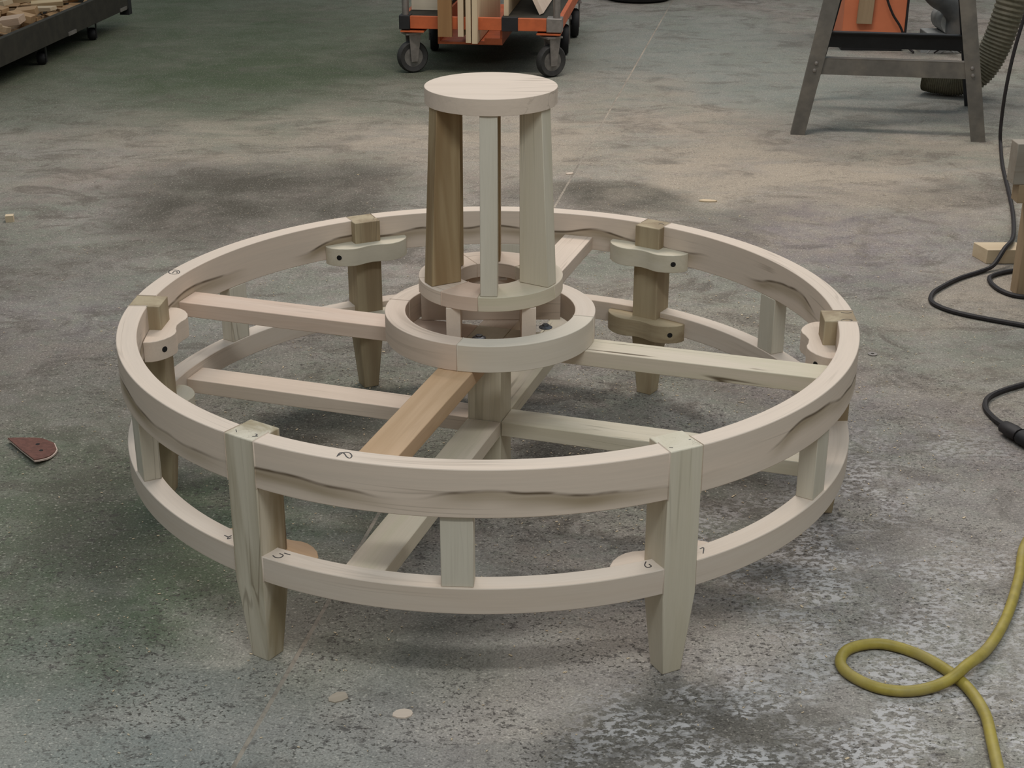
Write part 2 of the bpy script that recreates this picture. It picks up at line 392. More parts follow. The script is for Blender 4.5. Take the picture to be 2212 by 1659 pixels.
leg_mats = [M_legstreak, M_green, M_olive, M_olive, M_olive, M_olive]
hw = LW/2; ri = 0.9117
def leg_geo():
    ro = 0.9995
    def sec(z, w, a, b): return [(a, -w, z), (b, -w, z), (b+0.0004, 0, z), (b, w, z), (a, w, z)]
    return loft([sec(0, 0.026, 0.930, 0.984), sec(0.215, hw, ri, ro), sec(ZT, hw, ri, ro)], 'z')
legmesh = None
for k in range(6):
    o = mk('leg', leg_geo(), leg_mats[k], frame, 0.0016, rot=(0, 0, TH0+k*D(60)))
half = math.asin(hw)*0.985
for k in range(6):
    a0 = half; a1 = D(60)-half
    mk('upper_rail', arc(0.947, 1.0, ZB, ZT, a0, a1, 40), M_rail, frame, 0.0014, rot=(0, 0, TH0+k*D(60)))
    mk('lower_rail', arc(0.944, 0.9985, ZLB, ZLT, a0, a1, 40), M_rail_clean, frame, 0.0014, rot=(0, 0, TH0+k*D(60)))
    u = mk('upright', box(0.946, 0.992, -0.0365, 0.0365, ZLT, ZB, 'z'), M_upright, frame, 0.0012, rot=(0, 0, TH0+D(30)+k*D(60)))

# scrolled corner blocks: notch around the leg, wavy inner edge
def block_geo(z0, z1):
    inner = [(-0.140, 0.934), (-0.1385, 0.918), (-0.130, 0.902), (-0.112, 0.885), (-0.090, 0.873), (-0.068, 0.867), (-0.048, 0.868), (-0.028, 0.875), (0.0, 0.880),
             (0.028, 0.875), (0.048, 0.868), (0.068, 0.867), (0.090, 0.873), (0.112, 0.885), (0.130, 0.902), (0.1385, 0.918), (0.140, 0.934)]
    pl = [(r, t) for t, r in inner]
    pl += [(0.9365, 0.140), (0.9462, 0.05), (0.9462, hw-0.001), (ri+0.001, hw-0.001), (ri+0.001, -hw+0.001), (0.9462, -hw+0.001), (0.9462, -0.05), (0.9365, -0.140)]
    return prism(pl[::-1], z0, z1, 'y')
hole_sign = [1, -1, -1, -1, 1, 1]
for k in range(6):
    for z0, z1, m in ((0.465, 0.524, [M_clean, M_clean, M_clean, M_green, M_green, M_clean][k]), (0.221, 0.281, [M_orange, M_clean, M_clean, M_olive, M_green, M_green][k])):
        b = mk('corner_block', block_geo(z0, z1), m, frame, 0.0012, rot=(0, 0, TH0+k*D(60)))
        s = hole_sign[k]
        nx = Vector((0.882-0.8955, 0.117-0.1005, 0)) # along the lobe towards the end
        p = Vector((0.886, s*0.112, (z0+z1)/2)); nrm = Vector((-0.80, s*0.60, 0)).normalized()
        Mx = Matrix.Translation(p+nrm*0.0004) @ nrm.to_track_quat('Z', 'Y').to_matrix().to_4x4()
        mk('screw_hole', xf(lathe([(0.0, -0.004), (0.0085, -0.004), (0.0085, 0.0006), (0.0, 0.0006)], 14), Mx), M_hole, b)  # black disc on the surface in place of a shaded recess

# spokes
SP = [D(71.5), D(161.0), D(-18.5), D(-108.5)]
up_m = [M_clean, M_pink, M_streak, M_orange]; lo_m = [M_streak, M_clean, M_green, M_streak]
for a, mu, ml in zip(SP, up_m, lo_m):
    r0 = 0.0495
    mk('upper_spoke', box(r0, 0.9465, -0.0485, 0.0485, 0.477, 0.5205), mu, frame, 0.0014, rot=(0, 0, a))
    mk('lower_spoke', box(r0, 0.943, -0.0485, 0.0485, 0.233, 0.276), ml, frame, 0.0014, rot=(0, 0, a))
mk('centre_post', box(-0.0485, 0.0485, -0.0485, 0.0485, 0.0, 0.5205, 'z'), M_green, frame, 0.0014, rot=(0, 0, SP[2]))

# hub ring in four segments
PX = 0.005
for i, (a0, a1) in enumerate(((-107.5, -15), (-15, 75), (75, 165), (165, 252.5))):
    mk('hub_ring_segment', arc(0.234, 0.290, 0.5210, 0.5945, D(a0)+0.0006, D(a1)-0.0006, 36),
       [M_hubgrey, M_rail_clean, M_clean, M_hubpink][i], frame, 0.001, loc=(PX*0.6, 0, 0))

# base boards under the pedestal
for s in (-1, 1):
    mk('pedestal_base_board', box(s*0.100-0.019, s*0.100+0.019, -0.166, 0.100, 0.5210, 0.6545, 'y'), M_clean, frame, 0.001, loc=(PX, 0, 0))
bb = mk('pedestal_back_board', box(-0.197, 0.197, 0.1005, 0.139, 0.5210, 0.6545), M_clean, frame, 0.001, loc=(PX, 0, 0))
tg = mk('paper_tag', box(0.021, 0.046, 0.0994, 0.1002, 0.6405, 0.6540), M_paper, bb)
tg['label'] = 'small white paper tag with a printed line'
mk('printed_line', box(0.026, 0.042, 0.0990, 0.0993, 0.6465, 0.6480), plain('print_grey', (0.35, 0.33, 0.33), 0.7, var=0), bb)

# collar: segmented ring, fins, round top
def col_seg(a0, a1, m):
    mk('pedestal_collar_segment', arc(0.090, 0.197, 0.6550, 0.6945, D(a0)+0.0005, D(a1)-0.0005, 26), m, frame, 0.0009, loc=(PX, 0, 0))
for a0, a1, m in ((-100, -30, M_streak), (-30, 40, M_streak), (40, 115, M_clean), (115, 190, M_clean), (190, 228, M_clean), (228, 260, M_pink)):
    col_seg(a0, a1, m)
FT = 0.0225
def fin_geo():
    def sec(z, a, b): return [(a, -FT, z), (b, -FT, z), (b, FT, z), (a, FT, z)]
    return loft([sec(0.6950, 0.103, 0.1915), sec(1.1670, 0.101, 0.1675)], 'z')
fin_m = {-92: M_upright, -32: M_green, 28: M_green, 88: M_brown, 148: M_brown, 208: M_brown}
for a, m in fin_m.items():
    mk('pedestal_fin', fin_geo(), m, frame, 0.0012, loc=(PX+0.001, 0, 0), rot=(0, 0, D(a)))
mk('pedestal_top', xf(lathe([(0.0, 1.1670), (0.1730, 1.1670), (0.1735, 1.1675), (0.1735, 1.2085), (0.1728, 1.2092), (0.0, 1.2092)], 96), Matrix.Identity(4)),
   M_clean, frame, loc=(PX+0.0025, 0, 0))

# bolts
def bolt(x, y):
    b = mk('bolt', lathe([(0.0, 0.5206), (0.019, 0.5206), (0.019, 0.5225), (0.012, 0.5265), (0.0, 0.527)], 18), M_bolt, frame, loc=(x, y, 0))
    hexp = [(0.0095*math.cos(TAU*i/6), 0.0095*math.sin(TAU*i/6)) for i in range(6)]
    mk('bolt_head', prism(hexp, 0.527, 0.5305), M_bolt, b)
bolt(-0.028, -0.040); bolt(0.158, 0.040)

# pencil marks
MARKS = [
('handwritten digit 5', 0.2987, [[(-0.5015,-0.8433),(-0.4956,-0.8514),(-0.4858,-0.8544),(-0.4793,-0.8497),(-0.4783,-0.8421),(-0.4872,-0.8344)],[(-0.4767,-0.8326),(-0.4613,-0.8414)]]),
('handwritten digit 4', 0.2987, [[(-0.6289,-0.7463),(-0.6179,-0.7539),(-0.6116,-0.7475)],[(-0.6179,-0.7539),(-0.6183,-0.7634),(-0.6104,-0.7585)]]),
('handwritten digit 6', 0.2987, [[(0.3566,-0.8824),(0.3519,-0.8994),(0.3573,-0.9097),(0.3665,-0.9039),(0.3623,-0.8945)]]),
('handwritten digit 7', 0.2987, [[(0.4879,-0.8249),(0.4973,-0.8206),(0.4924,-0.8470)]]),
('handwritten looped digit', 0.5931, [[(-0.3328,-0.9296),(-0.3274,-0.9109),(-0.3181,-0.9151),(-0.3113,-0.9315),(-0.3037,-0.9380),(-0.3003,-0.9276),(-0.3057,-0.9136),(-0.3151,-0.9086),(-0.3236,-0.9134),(-0.3297,-0.9248)]]),
('handwritten circled digit', 0.5931, [[(-0.9119,0.3203),(-0.9119,0.3120),(-0.9152,0.3054),(-0.9211,0.3018),(-0.9284,0.3019),(-0.9356,0.3056),(-0.9415,0.3123),(-0.9448,0.3206),(-0.9448,0.3289),(-0.9415,0.3356),(-0.9356,0.3392),(-0.9283,0.3392),(-0.9210,0.3354),(-0.9151,0.3286),(-0.9119,0.3203)],[(-0.9313,0.3103),(-0.9288,0.3294),(-0.9194,0.3229),(-0.9190,0.3101)]]),
('faint pencil scribble', 0.5931, [[(0.9640,-0.0441),(0.9809,-0.0488),(0.9940,-0.0442)],[(0.9508,-0.1037),(0.9682,-0.0961),(0.9822,-0.1041),(0.9687,-0.1117)]]),
('faint pencil scribble', 0.5931, [[(-0.5741,-0.7872),(-0.5701,-0.8010)],[(-0.5280,-0.8114),(-0.5219,-0.8137),(-0.5246,-0.8191),(-0.5193,-0.8235),(-0.5319,-0.8245)]]),
('faint pencil scribble', 0.5931, [[(0.5530,0.7873),(0.5618,0.7928),(0.5700,0.7829)]]),
('faint pencil scribble', 0.5931, [[(0.3957,-0.8931),(0.4038,-0.8949)],[(0.4441,-0.8535),(0.4492,-0.8505)]]),
]
for lab, z, strokes in MARKS:
    for s in strokes:
        P = [(v.x, v.y) for v in catmull([(a, b, 0) for a, b in s], 4)] if len(s) > 2 else s
        o = mk('pencil_mark', ribbon(P, z, 0.0026 if 'digit' in lab else 0.0018), M_pencil, frame, smooth=False)
        o['label'] = lab if len(strokes) == 1 else 'stroke of a ' + lab

# ------------------------------------------------------------------ orange panel cart
def caster_parts(parent, x, y, R=0.108, yaw=0.0, wm=None, wide=0.06, fm=None):
    c, s = math.cos(yaw), math.sin(yaw)
    Mx = Matrix.Translation((x, y, 0)) @ Matrix.Rotation(yaw, 4, 'Z')
    w = wide/2
    wh = mk('caster_wheel', xf(lathe([(R*0.62, -w*0.8), (R*0.9, -w), (R*0.985, -w*0.6), (R, 0), (R*0.985, w*0.6), (R*0.9, w), (R*0.62, w*0.8)], 30, 'x', (0, 0, R)), Mx), wm or M_rubber, parent)
    mk('wheel_hub', xf(merge(lathe([(0.0, -w*0.72), (R*0.63, -w*0.72), (R*0.63, w*0.72), (0.0, w*0.72)], 26, 'x', (0, 0, R)),
                             lathe([(0.0, -w*1.25), (R*0.16, -w*1.25), (R*0.16, w*1.25), (0.0, w*1.25)], 12, 'x', (0, 0, R))), Mx), M_hub, wh)
    fk = []
    for sx in (-1, 1):
        x0 = sx*(w+0.006)
        pl = [(-0.022, R-0.03), (0.022, R-0.03), (0.05, R*2+0.045), (-0.035, R*2+0.045)]
        v = [(x0-0.004, a, b) for a, b in pl] + [(x0+0.004, a, b) for a, b in pl]
        fk.append((v, [(3, 2, 1, 0), (4, 5, 6, 7)] + [(i, (i+1) % 4, 4+(i+1) % 4, 4+i) for i in range(4)], v))
    fk.append(box(-w-0.02, w+0.02, -0.06, 0.06, R*2+0.044, R*2+0.056))
    mk('caster_fork', xf(merge(*fk), Mx), fm or M_zinc, parent)

CR = D(-8.0)
cart = thing('panel_cart', 'orange steel panel cart on grey casters behind the round frame', 'cart', (-0.047, 6.20, 0), CR)
W2, L = 0.545, 1.75
for x, y, yw in ((-0.475, 0.03, D(-58)), (0.475, 0.0, D(-52)), (-0.47, 0.86, 0.2), (0.49, 0.82, 0.1), (-0.47, 1.6, 0.1), (0.50, 1.55, 0.15)):
    caster_parts(cart, x, y, 0.108, yw, M_rubber if y < 0.5 else M_dark_rubber)
zt, zb = 0.388, 0.305
mk('deck_rim', merge(box(-W2+0.07, W2-0.10, -0.035, -0.005, zb, zt), box(-W2, -W2+0.03, -0.03, L, zb, zt), box(W2-0.03, W2, -0.03, L, zb, zt), box(-W2, W2, L-0.03, L, zb, zt)), M_orange_paint, cart, 0.002)
for x0, x1 in ((-W2-0.004, -W2+0.07), (W2-0.10, W2+0.004)):
    mk('corner_bracket', box(x0, x1, -0.042, 0.06, zb-0.006, zt+0.004), M_zinc if x0 > 0 else M_black, cart, 0.003)
mk('deck_board', box(-W2+0.03, -0.30, 0.0, L-0.03, zt-0.03, zt-0.002), M_dolly, cart)  # both deck boards: dark colour stands in for shade inside the cart
mk('deck_board', box(0.14, W2-0.03, 0.0, L-0.03, zt-0.03, zt-0.002), M_dolly, cart)
mk('rim_clamp', box(0.145, 0.255, -0.040, -0.003, zb-0.004, zt+0.006), M_black, cart, 0.002)
mk('centre_tray', merge(box(-0.30, 0.14, 0.04, L-0.05, 0.195, 0.212), box(-0.30, -0.285, 0.04, L-0.05, 0.212, 0.36), box(0.125, 0.14, 0.04, L-0.05, 0.212, 0.36), box(0.02, 0.14, 0.03, 0.04, 0.20, 0.24)), M_orange_paint, cart)
for x in (-W2+0.035, W2-0.035):
    mk('upright_post', lathe([(0.0, zt), (0.024, zt), (0.024, 1.25), (0.0, 1.25)], 14, c=(x, 0.0, 0)), M_zinc, cart)
    mk('upright_post', lathe([(0.0, zt), (0.024, zt), (0.024, 1.25), (0.0, 1.25)], 14, c=(x, L-0.02, 0)), M_zinc, cart)
    mk('caster_plate', box(x-0.03 if x < 0 else x-0.13, x+0.13 if x < 0 else x+0.03, -0.045, 0.14, 0.282, 0.292), M_orange_paint, cart)
def on_cart(name, geo, mat, label, grp=None):
    o = mk(name, geo, mat, None, 0.0)
    o.matrix_world = Matrix.Translation(Vector((-0.047, 6.20, 0))*S) @ Matrix.Rotation(CR, 4, 'Z')
    return tag(o, label, 'board', grp)
M_card = wood('brown_panel_face', (0.30, 0.165, 0.07), (0.23, 0.12, 0.05), amount=0.05)
TL = Matrix.Rotation(D(-6), 4, 'Z')
on_cart('plywood_sheet', box(-0.279, -0.185, -0.075, -0.045, 0.262, 1.05, 'z'), M_card, 'brown board hanging upright over the cart front edge')
def sheet(x, th, z0, y0, y1, h, m, lab):
    on_cart('plywood_sheet', xf(box(-th/2, th/2, y0, y1, z0, h, 'z'), Matrix.Translation((x, 0, 0))), m, lab)
sheet(-0.128, 0.038, 0.262, -0.055, 0.9, 1.0, M_ply, 'pale sheet edge nearest the brown board in the cart')
sheet(-0.074, 0.034, 0.226, -0.075, 1.1, 1.02, M_ply, 'middle pale sheet standing in the orange cart')
sheet(-0.030, 0.036, 0.222, -0.080, 1.1, 0.98, M_ply, 'rightmost of three pale sheets upright in the cart centre')
sheet(0.165, 0.030, 0.390, 0.05, 0.9, 0.60, M_ply, 'narrow pale sheet standing right of the cart centre tray')
on_cart('plywood_sheet', box(-W2+0.035, -0.285, 0.22, 0.25, 0.390, 0.95), M_green, 'greenish board standing on the left side of the cart deck')
lean = xf(box(-0.015, 0.015, 0.0, 1.2, 0.0, 0.36, 'z'), Matrix.Translation((0.395, 0.12, 0.395)) @ Matrix.Rotation(D(-26), 4, 'Y'))
on_cart('plywood_sheet', lean, M_clean, 'pale board leaning on the right side of the cart deck')

# ------------------------------------------------------------------ black tyre far behind
ty = tag(mk('rubber_tire', lathe([(0.17, 0.02), (0.24, 0.0), (0.29, 0.02), (0.31, 0.06), (0.29, 0.11), (0.24, 0.13), (0.17, 0.11)], 40, c=(0, 0, 0)), M_dark_rubber, loc=(1.335, 9.56, 0)), 'black rubber tire lying flat on the floor at the top edge', 'tire')

# ------------------------------------------------------------------ steel tool stand
st = thing('tool_stand', 'dusty grey steel tool stand with splayed legs and bolted crossbars', 'stand', (2.345, 4.845, 0), D(-10.2))
H = 1.20
def angle_leg(sx, sy):
    # L-section sheet steel leg, splayed in both directions
    fx, fy = 0.540*sx, -0.475 if sy < 0 else 0.475
    fx += 0.072 if sy > 0 else 0.0
    tx, ty_ = 0.330*sx + (0.072 if sy > 0 else 0.0), -0.335 if sy < 0 else 0.335
    def sec(z):
        k = z/H; x = fx+(tx-fx)*k; y = fy+(ty_-fy)*k
        w = 0.080 + 0.012*min(k*2, 1); t = 0.008
        a = [(0, 0), (-sx*w, 0), (-sx*w, -sy*t), (-sx*t, -sy*t), (-sx*t, -sy*w*0.85), (0, -sy*w*0.85)]
        pts = [(x+p, y+q, z) for p, q in a]
        return pts if sx*sy > 0 else pts[::-1]
    return loft([sec(0.0), sec(H)])
for sy in (-1, 1):
    for sx in (-1, 1):
        lg = mk('leg', angle_leg(sx, sy), M_steel if sy < 0 else M_black, st)
        if sy < 0:
            for z in (0.362, 0.402):
                k = z/H; x = (0.540+(0.330-0.540)*k)*sx-sx*0.044; y = -0.475+0.14*k
                mk('bolt_head', lathe([(0.0, 0.0), (0.011, 0.0), (0.009, -0.006), (0.0, -0.008)], 12, 'y', (x, y-0.001, z)), M_zinc, lg)
def xbar(z0, z1, sy, m):
    k0, k1 = z0/H, z1/H
    y0, y1 = (-0.475+0.14*k0, -0.475+0.14*k1) if sy < 0 else (0.475-0.14*k0, 0.475-0.14*k1)
    a0, a1 = 0.540-0.21*k0-0.02, 0.540-0.21*k1-0.02
    o = -sy*0.014
    v = [(-a0, y0+o-0.004, z0), (a0, y0+o-0.004, z0), (a1, y1+o-0.004, z1), (-a1, y1+o-0.004, z1),
         (-a0, y0+o+0.004, z0), (a0, y0+o+0.004, z0), (a1, y1+o+0.004, z1), (-a1, y1+o+0.004, z1)]
    if sy > 0: v = [(a+0.072, b, c) for a, b, c in v]
    q = 0.072 if sy > 0 else 0.0
    lip = box(-a1+q, a1+q, y1+o-0.004 if sy < 0 else y1+o-0.05, y1+o+0.05 if sy < 0 else y1+o+0.004, z1-0.001, z1+0.006)
    mk('crossbar', merge((v, [(0, 1, 2, 3), (7, 6, 5, 4), (0, 4, 5, 1), (1, 5, 6, 2), (2, 6, 7, 3), (3, 7, 4, 0)], v), lip), m, st)
xbar(0.340, 0.424, -1, M_steel); xbar(0.345, 0.440, 1, M_black)
mk('stand_top', merge(box(-0.36, 0.36, -0.35, 0.35, H-0.10, H), box(-0.40, 0.40, -0.40, 0.40, H, H+0.03)), M_steel, st, 0.002)

# ------------------------------------------------------------------ orange cabinet, strip of wood, machine
cab = thing('orange_cabinet', 'orange painted machine cabinet standing behind the steel stand', 'cabinet', (2.835, 7.30, 0), D(-4))
mk('cabinet_body', box(-0.225, 0.225, -0.24, 0.24, 0.03, 0.95), M_orange_panel, cab, 0.003)
mk('cabinet_edge', box(0.2255, 0.240, -0.243, 0.24, 0.03, 0.95), M_black, cab)
mk('cabinet_base', box(-0.22, 0.22, -0.23, 0.23, 0.0, 0.030), M_black, cab)
tag(mk('wood_strip', xf(box(-0.055, 0.055, 0, 0.025, 0, 0.75, 'z'), Matrix.Translation((2.74, 7.03, 0.20)) @ Matrix.Rotation(D(2), 4, 'Y')), M_trestle, None, 0.001), 'brown wooden strip fixed upright against the orange cabinet', 'board')
tag(mk('hanging_cord', tube([(2.84, 7.0, 0.62), (2.87, 7.0, 0.42), (2.93, 7.0, 0.28), (3.0, 7.0, 0.18), (3.06, 6.99, 0.05), (3.10, 6.95, 0.008)], 0.009, 8), M_cord), 'thin black cord hanging in front of the orange cabinet', 'cord')

mc = thing('dust_collector', 'grey dust collector motor with dark duct elbow beside orange cabinet', 'machine', (3.34, 7.15, 0))
mk('motor_base', box(-0.12, 0.16, -0.12, 0.12, 0.03, 0.13), M_machine, mc, 0.004)
mk('motor_housing', lathe([(0.0, -0.15), (0.10, -0.15), (0.10, 0.12), (0.0, 0.12)], 20, 'y', (0.05, 0.0, 0.22)), M_machine, mc)
mk('mount_plate', box(-0.18, 0.20, -0.16, 0.16, 0.0, 0.03), M_machine, mc)
mk('duct_elbow', tube([(-0.20, -0.25, 0.52), (-0.12, -0.22, 0.42), (-0.02, -0.18, 0.36), (0.06, -0.15, 0.27), (0.07, -0.13, 0.15)], 0.085, 16), M_duct, mc)
for i in range(3):
    mk('wire', tube([(-0.14+0.05*i, -0.20, 0.006), (-0.10+0.06*i, -0.22-0.02*i, 0.05), (-0.02+0.06*i, -0.20, 0.045), (0.06+0.05*i, -0.19, 0.006)], 0.006, 6), M_cord if i % 2 else M_machine, mc)
mk('knob', lathe([(0.0, -0.17), (0.018, -0.17), (0.018, -0.15), (0.0, -0.15)], 12, 'y', (0.05, 0.0, 0.20)), M_black, mc)

# ------------------------------------------------------------------ ribbed hose
def rib(t): return 0.092 + 0.004*math.sin(t*2*math.pi*62)
tag(mk('flexible_hose', tube([(3.30, 5.42, 1.02), (3.24, 5.43, 0.62), (3.18, 5.44, 0.34), (3.10, 5.46, 0.165), (2.99, 5.49, 0.102), (2.88, 5.53, 0.102), (2.80, 5.58, 0.115)], 0.1, 18, 64, rad=rib), M_hose), 'wide olive ribbed dust hose hanging behind the steel stand', 'hose')

# ------------------------------------------------------------------ wood trestle at the right edge, block
tr = thing('wooden_trestle', 'brown wooden trestle leg cut off by the right edge', 'trestle', (2.19, 1.77, 0))
mk('post', box(-0.072, 0.06, -0.04, 0.038, 0, 0.385, 'z'), M_trestle, tr, 0.002)
mk('post_block', box(-0.122, 0.20, -0.04, 0.034, 0.3855, 0.460), M_trestle, tr, 0.002)
mk('beam', box(-0.148, 0.60, -0.04, 0.040, 0.4605, 0.622), M_greywood, tr, 0.002)
mk('post', box(0.45, 0.58, -0.04, 0.038, 0, 0.460, 'z'), M_trestle, tr, 0.002)
tag(mk('wood_block', prism([(-0.095, 0.055), (-0.068, -0.055), (0.11, -0.055), (0.09, 0.055)], 0, 0.062), M_ply, None, 0.0015, loc=(2.192, 2.195, 0)), 'small pale offcut block on the floor beside the trestle', 'block')

# ------------------------------------------------------------------ cords
r = 0.0098
z = r
cord = [(2.93, 4.18, 0.95), (2.885, 4.18, 0.74), (2.845, 4.17, 0.525), (2.825, 4.165, 0.30), (2.828, 4.17, 0.10), (2.825, 4.12, z), (2.704, 3.713, z), (2.587, 3.266, z), (2.485, 2.895, 0.014),
        (2.372, 2.544, 0.035), (2.262, 2.247, 0.0735), (2.19, 2.125, 0.0735), (2.125, 2.055, 0.022), (2.05, 2.005, z), (1.95, 1.93, z), (1.865, 1.845, z), (1.785, 1.745, z), (1.752, 1.635, z), (1.80, 1.535, z), (1.90, 1.455, z), (2.03, 1.375, z), (2.2, 1.27, z)]
tag(mk('power_cord', tube(cord, r, 8, 10), M_cord), 'long black power cord from the steel stand curving across the floor', 'cord')
lp = [(2.32, 2.02, z), (2.20, 2.02, z), (2.09, 1.955, z), (2.06, 1.88, z), (2.066, 1.78, z), (2.11, 1.708, z), (2.21, 1.68, z), (2.40, 1.64, z)]
tag(mk('power_cord', tube(lp, r, 8, 10), M_cord), 'short black cord loop around the foot of the wooden trestle', 'cord')
bl = [(2.15, 0.93, z), (1.95, 0.86, z), (1.80, 0.79, z), (1.69, 0.71, z), (1.645, 0.62, z), (1.645, 0.53, z), (1.655, 0.45, 0.018)]
tag(mk('power_cord', tube(bl, r, 8, 10), M_cord), 'black cord ending in a plug at the right edge', 'cord')
pg = thing('cord_connector', 'black plug and socket joining black and yellow cords', 'plug', (1.672, 0.362, 0), D(-68))
mk('plug_body', xf(loft([[(x, 0.030*w*math.cos(a), 0.026+0.024*w*math.sin(a)) for a in [TAU*i/12 for i in range(12)]] for x, w in ((-0.085, 0.45), (-0.075, 0.8), (-0.03, 0.95), (-0.005, 0.85), (0.0, 1.0))]), Matrix.Identity(4)), M_cord, pg)
mk('socket_body', loft([[(x, 0.030*w*math.cos(a), 0.026+0.025*w*math.sin(a)) for a in [TAU*i/12 for i in range(12)]] for x, w in ((0.0, 0.75), (0.008, 1.0), (0.055, 0.95), (0.078, 0.75), (0.085, 0.5))]), M_dark_rubber, pg)
ry = 0.0135; zy = ry
yl = [(1.702, 0.285, 0.022), (1.735, 0.20, zy), (1.775, 0.08, zy), (1.765, -0.05, zy), (1.66, -0.13, zy), (1.55, -0.20, zy), (1.46, -0.315, zy), (1.385, -0.49, zy), (1.29, -0.68, zy), (1.20, -0.82, zy+0.004), (1.115, -0.925, 0.040), (1.055, -0.965, zy+0.008), (0.975, -0.988, zy),
      (0.90, -0.977, zy), (0.845, -0.925, zy), (0.832, -0.868, zy), (0.868, -0.812, zy), (0.945, -0.792, zy), (1.02, -0.832, zy), (1.075, -0.905, zy), (1.105, -0.985, zy), (1.112, -1.08, zy), (1.098, -1.17, zy), (1.082, -1.26, zy), (1.06, -1.40, zy)]
tag(mk('extension_cord', tube(yl, ry, 10, 10), M_yellow), 'yellow extension cord looping on the floor at the lower right', 'cord')

# ------------------------------------------------------------------ half sanding disc
sd = thing('sanding_disc', 'folded red-brown sanding half disc lying on the floor at left', 'sandpaper', (-1.452, 0.318, 0), math.atan2(0.236-0.399, -1.388+1.517))
def halfdisc(z0, z1, k=1.0):
    n = 22; top = []
    R0 = 0.104*k
    top = [(R0*math.cos(math.pi*i/n), R0*1.02*math.sin(math.pi*i/n)) for i in range(n+1)]
    return top
def bent(p, base):   # lifted a little towards the fold
    x, y = p; return base + 0.010*max(0, 1-y/0.06)**1.3 + 0.004*max(0, x/0.104)
pl = halfdisc(0, 0); rows = 8
def sheet_geo(base, th, k):
    v, f = [], []; n = 18
    for j in range(rows+1):
        y = 0.106*k*j/rows
        hwid = 0.104*k*math.sqrt(max(0.0, 1-(y/(0.106*k))**2)) + 1e-4
        for i in range(n+1):
            x = -hwid+2*hwid*i/n; zz = bent((x, y), base)
            v.append((x, y, zz)); 
    m = len(v); v += [(a, b, c+th) for a, b, c in v]
    w = n+1
    for j in range(rows):
        for i in range(n):
            a = j*w+i; f.append((a, a+w, a+w+1, a+1)); f.append((m+a, m+a+1, m+a+w+1, m+a+w))
    edge = [i for i in range(w)] + [j*w+n for j in range(1, rows+1)] + [rows*w+i for i in range(n-1, -1, -1)] + [j*w for j in range(rows-1, 0, -1)]
    for q in range(len(edge)):
        a, b = edge[q], edge[(q+1) % len(edge)]; f.append((a, b, m+b, m+a))
    return v, f, v
mk('abrasive_face', sheet_geo(0.0065, 0.003, 1.0), M_sand, sd)
mk('backing_layer', sheet_geo(0.0010, 0.005, 1.035), M_backing, sd)
for x, y in ((-0.02, 0.062), (0.035, 0.05)):
    mk('dust_hole', lathe([(0.0, 0.0), (0.0065, 0.0), (0.0065, 0.0008), (0.0, 0.0008)], 12, c=(x, y, bent((x, y), 0.0065)+0.0031)), M_hole, sd)

# ------------------------------------------------------------------ scrap dolly
dl = thing('scrap_dolly', 'low dark wooden dolly on casters full of scrap wood', 'dolly', (-3.05, 6.3, 0), math.atan2(-0.12, 1.0))
x1 = 0.0
mk('side_board', box(-0.04, 0.0, -2.0, 1.80, 0.150, 0.322, 'y'), M_dolly, dl, 0.002)
mk('side_board', box(-1.35, -1.31, -2.0, 1.80, 0.150, 0.322, 'y'), M_dolly, dl, 0.002)
mk('end_board', box(-1.31, -0.04, 1.76, 1.80, 0.150, 0.322), M_dolly, dl, 0.002)
mk('end_board', box(-1.31, -0.04, -2.0, -1.96, 0.150, 0.322), M_dolly, dl, 0.002)
mk('bottom_board', box(-1.31, -0.04, -1.96, 1.76, 0.150, 0.185), M_dolly, dl)
for x in (-0.045, -1.30):
    mk('corner_post', box(x-0.03, x+0.045, 1.803, 1.875, 0.10, 0.85), M_black, dl)
for i, y in enumerate((-0.9, 0.28, 1.25)):
    for x in (-0.10, -1.22):
        caster_parts(dl, x, y, 0.046, 0.3, M_dark_rubber, 0.05, M_black)
for y in (0.62, 1.68):
    mk('metal_clip', box(0.0005, 0.008, y-0.07, y+0.07, 0.152, 0.178), M_zinc, dl)
M_pale_scrap = wood('pale_scrap_wood', (0.46, 0.36, 0.24), (0.38, 0.28, 0.17), amount=0.3)
scm = [M_pale_scrap, M_scrap, M_trestle, M_brown, M_pinkscrap]
adj = ['pale', 'orange-brown', 'tan', 'dark brown', 'pinkish']
nth = ['1st', '2nd', '3rd', '4th', '5th', '6th', '7th', '8th', '9th', '10th']
random.seed(21)
DR = math.atan2(-0.12, 1.0); ca, sa = math.cos(DR), math.sin(DR)
for row, (xx, y0, dy, cnt, rn) in enumerate(((-0.19, -0.72, 0.185, 10, 'row nearest the dolly side board'), (-0.42, -0.25, 0.20, 7, 'second row behind the dolly side board'))):
    for j in range(cnt):
        x, y = xx+random.uniform(-0.03, 0.03), y0+j*dy
        lx, ly, lz = random.uniform(0.15, 0.24), random.uniform(0.08, 0.13), random.uniform(0.022, 0.05)
        mi = (0, 1, 2, 3, 1, 4, 2)[(j*3+row*2) % 7]
        sh = random.uniform(0.55, 1.0)
        o = mk('scrap_offcut', prism([(-lx/2, -ly/2), (lx/2, -ly/2*sh), (lx/2*random.uniform(0.7, 1), ly/2), (-lx/2, ly/2)], -lz/2, lz/2), scm[mi], None, 0.001)
        o.location = Vector((-3.05+x*ca-y*sa, 6.3+x*sa+y*ca, 0.335+row*0.03+random.uniform(-0.012, 0.02)))*S
        o.rotation_euler = (random.uniform(-0.22, 0.22), random.uniform(-0.2, 0.2), DR+random.choice((0, 1.57))+random.uniform(-0.4, 0.4) if row else DR+random.uniform(-0.35, 0.35))
        tag(o, '%s offcut, %s from left in the %s' % (adj[mi], nth[j], rn), 'offcut', 'scrap offcuts piled on the dolly')
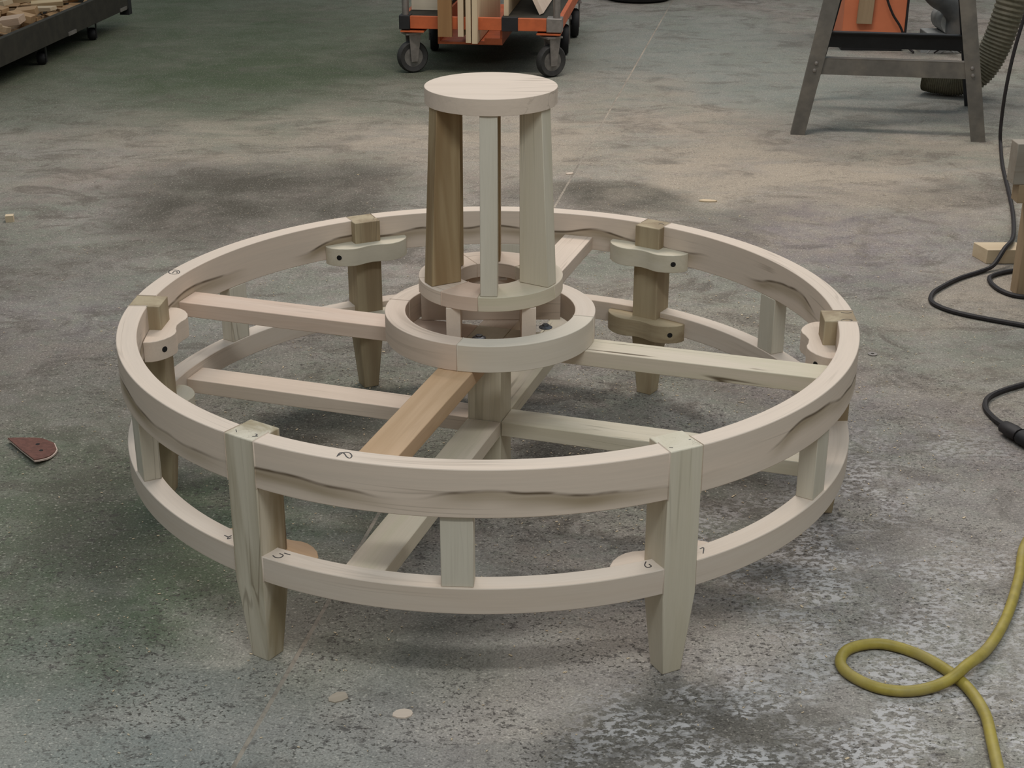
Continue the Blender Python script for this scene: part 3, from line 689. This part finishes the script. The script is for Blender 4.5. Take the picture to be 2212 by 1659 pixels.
# loose fill under the offcuts
random.seed(5)
gs = []
for i in range(500):
    x, y = random.uniform(-1.20, -0.15), random.uniform(-1.85, 1.62)
    s = random.uniform(0.02, 0.06)
    Mx = Matrix.Translation((x, y, random.uniform(0.20, 0.275))) @ Matrix.Rotation(random.uniform(0, 6), 4, 'Z') @ Matrix.Rotation(random.uniform(-0.7, 0.7), 4, 'X')
    gs.append(xf(box(-s*1.6, s*1.6, -s*0.7, s*0.7, -0.012, 0.012), Mx))
wf = mk('wood_scraps', merge(*gs), M_scrap, dl, smooth=False); wf['kind'] = 'stuff'

# ------------------------------------------------------------------ chips and sawdust on the floor
M_pale_chip = wood('dull_chip_wood', (0.38, 0.32, 0.25), (0.30, 0.25, 0.19), amount=0.3)
def chip(name, x, y, a, b, rz, mat, label, h=0.006):
    n = 9; P = []
    rs = random.Random(int(x*1000)+int(y*77))
    for i in range(n):
        q = TAU*i/n; k = rs.uniform(0.8, 1.1); P.append((a*k*math.cos(q), b*k*math.sin(q)))
    tag(mk(name, prism(P, 0, h), mat, None, 0.0, loc=(x, y, 0), rot=(0, 0, rz)), label, 'wood chip')
chip('wood_chip', -0.200, -1.044, 0.026, 0.017, 0.1, M_clean, 'oval pale wood chip on the floor at bottom centre', 0.003)
chip('wood_chip', -0.352, -0.978, 0.026, 0.019, 0.4, M_pale_chip, 'dull beige wood chip left of the oval pale chip', 0.003)
chip('wood_chip', 1.069, 3.109, 0.045, 0.020, -0.1, M_ply, 'small tan chip on the floor beyond the frame right side')
chip('wood_chip', 0.42, 3.62, 0.02, 0.012, 0.3, M_clean, 'tiny pale chip beside the floor joint behind the pedestal')
chip('wood_chip', 0.72, 2.25, 0.022, 0.02, 0.6, M_ply, 'tiny pale chip right of the pedestal behind the frame', 0.012)
tag(mk('wood_cube', box(-0.018, 0.018, -0.018, 0.018, 0, 0.03), M_ply, None, 0.0, loc=(-2.224, 2.811, 0), rot=(0, 0, 0.2)), 'tiny pale wood cube on the floor near the left edge', 'offcut')
tag(mk('steel_washer', lathe([(0.006, 0), (0.017, 0), (0.017, 0.004), (0.006, 0.004)], 18), M_zinc, loc=(1.389, 1.113, 0)), 'small round washer on the floor right of the frame', 'washer')
random.seed(11)
gs = []
for i in range(2600):
    if random.random() < 0.75: x, y = random.gauss(0.3, 0.8), random.gauss(0.7, 1.0)
    else: x, y = random.uniform(-2.2, 2.4), random.uniform(-1.2, 4.5)
    s = random.uniform(0.0010, 0.0026)*(1.7 if random.random() < 0.04 else 1)
    Mx = Matrix.Translation((x, y, 0.0012)) @ Matrix.Rotation(random.uniform(0, 6), 4, 'Z') @ Matrix.Rotation(random.uniform(-0.3, 0.3), 4, 'X')
    v = [(-s*1.5, -s*0.6, 0), (s*1.5, -s*0.6, 0), (s*1.2, s*0.6, 0), (-s*1.5, s*0.5, 0)]
    v = v + [(a, b, 0.0012) for a, b, c in v]
    gs.append(xf((v, [(3, 2, 1, 0), (4, 5, 6, 7), (0, 1, 5, 4), (1, 2, 6, 5), (2, 3, 7, 6), (3, 0, 4, 7)], v), Mx))
sd_ = tag(mk('sawdust', merge(*gs), M_ply, smooth=False), 'scattered sawdust and shavings on the concrete around the frame', 'sawdust'); sd_['kind'] = 'stuff'
